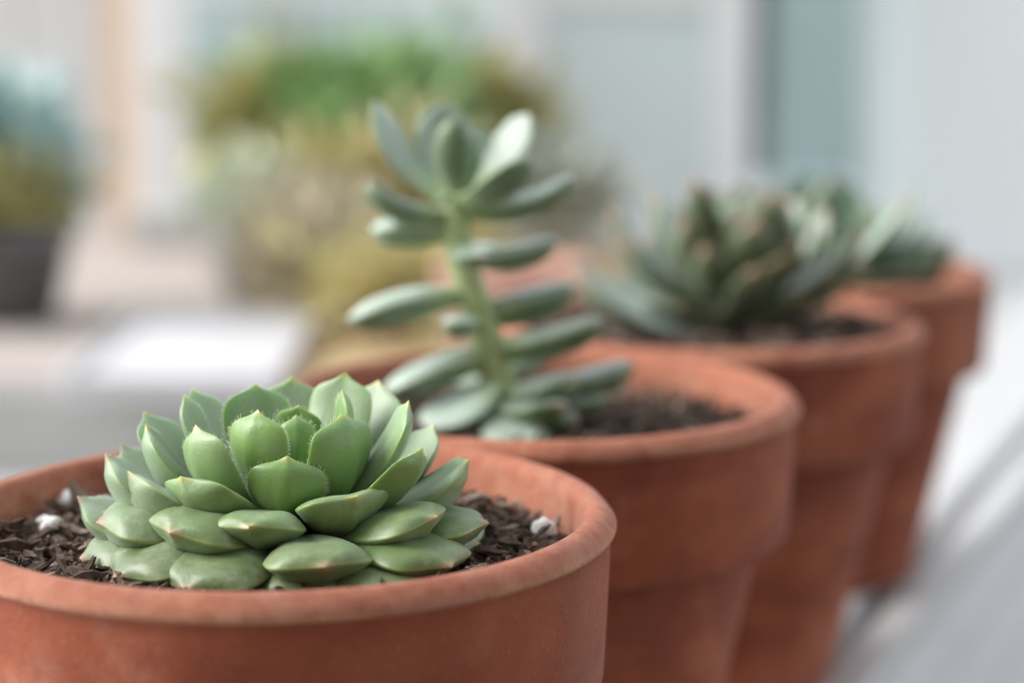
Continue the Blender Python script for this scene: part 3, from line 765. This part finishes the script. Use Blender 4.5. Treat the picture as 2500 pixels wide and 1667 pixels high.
def simple_pot(parent, r0, r1, h, material, name="pot"):
    prof = [(0.0, 0.0), (r0 * 0.9, 0.0), (r0, h * 0.03), (r1 * 0.94, h * 0.80), (r1, h * 0.82), (r1, h * 0.98), (r1 * 0.96, h), (r1 * 0.88, h * 0.98), (r1 * 0.86, h * 0.88), (0.0, h * 0.86)]
    V, F = [], []
    seg = 40; n = len(prof)
    for i in range(seg):
        a = 2 * math.pi * i / seg
        for r, z in prof: V.append((r * math.cos(a), r * math.sin(a), z))
    for i in range(seg):
        j = (i + 1) % seg
        for k in range(n - 1): F.append((i * n + k, j * n + k, j * n + k + 1, i * n + k + 1))
    return mesh_obj(name, V, F, material, parent)

BZ = 0.012     # top of the low bench
bench = empty("plank_bench", (0, 0, 0))
tag(bench, "low bench of brown and tan planks behind the row of pots", "bench")
y = 1.26
k = 0
while y < 1.93:
    box_obj("plank", (-0.75, y, BZ - 0.022), (-0.235 if k < 2 else -0.20, y + 0.088, BZ), MT["bench_wood"], bench, 0.003)
    box_obj("plank", ((-0.233 if k < 2 else -0.198), y, BZ - 0.022), (0.19, y + 0.088, BZ - 0.001), MT["tan_wood"], bench, 0.003)
    y += 0.093; k += 1
box_obj("fascia", (-0.75, 1.248, -0.0445), (0.19, 1.2585, BZ - 0.004), MT["concrete"], bench, 0.002)
for x in (-0.70, -0.29, 0.12):
    box_obj("bearer", (x, 1.28, -0.045), (x + 0.05, 1.90, BZ - 0.0225), MT["bench_wood"], bench, 0.002)

def pot_plant(name, label, loc, pr, ph, potmat, fol, group="potted plants blurred behind the row"):
    e = empty(name, loc)
    tag(e, label, "potted plant", group)
    simple_pot(e, pr * 0.72, pr, ph, potmat)
    for q, (c, rad, cnt, size, m, seed, shp) in enumerate(fol):
        foliage("foliage", e, c, rad, cnt, size, m, seed, shp)
    tube("stem", [(0, 0, ph * 0.8), (0.002, 0, ph + 0.02), (0, 0.002, ph + 0.05)], [0.004, 0.0035, 0.002], MT["f_brown"], e, 8)
    return e

pot_plant("dark_glazed_planter", "dark glazed pot with teal and olive foliage at the edge of the bench", (-0.372, 1.50, BZ), 0.060, 0.070, MT["dark_glaze"],
          [((0.0, 0, 0.085), (0.055, 0.055, 0.022), 420, 0.022, MT["f_olive"], 3, 2.0), ((-0.01, 0.01, 0.125), (0.055, 0.05, 0.034), 420, 0.026, MT["f_teal"], 4, 2.2)])
pot_plant("olive_shrub", "yellowish olive shrub in small brown pot beside the white post", (-0.225, 1.86, BZ), 0.040, 0.075, MT["bench_wood"],
          [((0.010, 0, 0.120), (0.058, 0.05, 0.055), 620, 0.022, MT["f_olive"], 7, 2.2)])
pot_plant("green_shrub", "bright green bushy shrub in front of the pale teal wall", (-0.120, 1.84, BZ), 0.045, 0.060, MT["dark_glaze"],
          [((0.0, 0, 0.125), (0.085, 0.06, 0.050), 900, 0.026, MT["f_green"], 9, 2.4)])
pot_plant("silver_plant", "pale silvery round plant below the green shrub", (-0.195, 1.60, BZ), 0.035, 0.045, MT["stoneware"],
          [((0.0, 0, 0.080), (0.036, 0.04, 0.028), 420, 0.016, MT["f_silver"], 12, 1.8)])
pot_plant("yellow_plant", "yellow-green leafy plant beside the stemmed succulent", (-0.098, 1.62, BZ), 0.045, 0.035, MT["bench_wood"],
          [((0.0, 0, 0.066), (0.066, 0.05, 0.046), 800, 0.024, MT["f_yellow"], 15, 2.2)])
pot_plant("dry_plant", "brownish low plant on the bench in front of the yellow-green one", (-0.140, 1.50, BZ), 0.030, 0.022, MT["bench_wood"],
          [((0.0, 0, 0.045), (0.046, 0.04, 0.036), 560, 0.020, MT["f_brown"], 17, 2.0)])
pot_plant("low_plant", "low olive plant spreading on tan planks behind the second pot", (-0.076, 1.43, BZ), 0.032, 0.020, MT["bench_wood"],
          [((0.0, 0, 0.034), (0.054, 0.04, 0.028), 520, 0.020, MT["f_yellow"], 19, 2.0)])
pot_plant("grey_plant", "grey-green plant in front of the white panelled shutter", (0.035, 1.80, BZ), 0.040, 0.035, MT["stoneware"],
          [((0.0, 0, 0.060), (0.046, 0.05, 0.040), 420, 0.022, MT["f_grey"], 23, 2.2)])

bt = empty("terracotta_planter", (0.002, 1.26, BZ))
tag(bt, "faded terracotta planter on the bench behind the stemmed succulent", "flower pot")
MT["faded_clay"] = plain("faded_clay", (0.44, 0.24, 0.18), (0.54, 0.33, 0.26), 30, 0.8, 0.25, 0.0005, 200)
simple_pot(bt, 0.036, 0.047, 0.072, MT["faded_clay"], "body")
simple_pot(bt, 0.046, 0.0505, 0.012, MT["faded_clay"], "saucer")
pot_plant("far_shrub", "small olive shrub half hidden behind the top of the stemmed succulent", (-0.025, 1.92, BZ), 0.040, 0.060, MT["dark_glaze"],
          [((0.0, 0, 0.115), (0.048, 0.05, 0.045), 520, 0.024, MT["f_olive"], 29, 2.2)])
# white tray
MT["tray"] = plain("white_glaze", (0.62, 0.62, 0.64), (0.68, 0.68, 0.70), 12, 0.4, 0.5)
tr = empty("white_tray", (-0.192, 1.27, BZ))
tag(tr, "bright white shallow tray standing on the bench", "tray")
box_obj("tray_floor", (-0.072, -0.075, 0.0), (0.056, 0.170, 0.009), MT["tray"], tr, 0.003)
for lo, hi in (((-0.072, -0.0755, 0.0095), (0.056, -0.070, 0.014)), ((-0.072, 0.165, 0.0095), (0.056, 0.1705, 0.014)), ((-0.072, -0.0695, 0.0095), (-0.067, 0.1645, 0.014)), ((0.051, -0.0695, 0.0095), (0.056, 0.1645, 0.014))):
    box_obj("tray_edge", lo, hi, MT["tray"], tr, 0.0015)

# posts, walls, shutter, window
post = tag(box_obj("painted_post", (-0.388, 1.98, -0.045), (-0.3475, 2.03, 0.75), MT["peach_wood"], None, 0.003), "peach coloured wooden post beside the white post", "post")
post2 = tag(box_obj("white_post", (-0.3465, 1.96, -0.045), (-0.304, 2.01, 0.75), MT["white_paint"], None, 0.003), "white upright post on a grey plinth between pale boards and shrubs", "post")
box_obj("plinth", (-0.356, 1.935, -0.0445), (-0.252, 1.9585, 0.046), MT["stoneware"], post2, 0.006)
bw = empty("board_wall", (0, 2.25, -0.045)); tag(bw, "wall of pale beige upright boards", "wall")
x = -0.95
k = 0
while x < -0.42:
    box_obj("board", (x, 0, 0), (x + 0.083, 0.02, 0.75), MT["beige_board"] if k % 3 else MT["grey_panel"], bw, 0.002)
    x += 0.086; k += 1
tw = empty("teal_siding", (0, 2.40, -0.045)); tag(tw, "pale teal horizontal siding behind the shrubs under a white rail", "wall")
for q in range(7):
    box_obj("board", (-0.40, 0.003 * (q % 2), q * 0.041), (0.02, 0.03, q * 0.041 + 0.039), MT["teal_wall"], tw, 0.002)
box_obj("top_rail", (-0.40, -0.012, 0.288), (0.02, 0.032, 0.60), MT["white_paint"], tw, 0.004)

sh = empty("panelled_shutter", (0, 2.10, -0.045)); tag(sh, "white shutter with one tall recessed grey panel", "shutter")
box_obj("stile", (-0.020, 0, 0), (0.030, 0.03, 0.62), MT["white_paint"], sh, 0.003)
box_obj("stile", (0.196, 0, 0), (0.235, 0.03, 0.62), MT["white_paint"], sh, 0.003)
box_obj("rail", (0.0305, 0.001, 0.279), (0.1955, 0.029, 0.345), MT["white_paint"], sh, 0.003)
box_obj("rail", (0.0305, 0.001, 0.0), (0.1955, 0.029, 0.06), MT["white_paint"], sh, 0.003)
box_obj("panel", (0.0305, 0.010, 0.0605), (0.1955, 0.022, 0.2785), MT["grey_panel"], sh, 0.002)
box_obj("panel", (0.0305, 0.010, 0.3455), (0.1955, 0.022, 0.62), MT["grey_panel"], sh, 0.002)

wi = empty("side_window", (0, 2.15, -0.045)); tag(wi, "tall narrow window with bluish glass and dark seal beside the shutter", "window")
box_obj("seal", (0.243, 0.002, 0.104), (0.262, 0.02, 0.62), MT["dark_seal"], wi, 0.002)
box_obj("pane", (0.2625, 0.006, 0.104), (0.352, 0.014, 0.62), MT["teal_glass"], wi, 0.0)
box_obj("frame", (0.3525, -0.004, 0.104), (0.375, 0.024, 0.62), MT["grey_panel"], wi, 0.002)
box_obj("apron", (0.243, -0.006, 0.0), (0.375, 0.03, 0.1035), MT["grey_panel"], wi, 0.002)

MT["wall_white"] = plain("bright_wall_paint", (0.90, 0.945, 0.94), (0.93, 0.965, 0.96), 8, 0.6)
rw = tag(box_obj("white_wall", (0.378, 2.20, -0.045), (1.6, 2.35, 0.75), MT["wall_white"], None, 0.004), "bright white wall beyond the farthest pot", "wall")
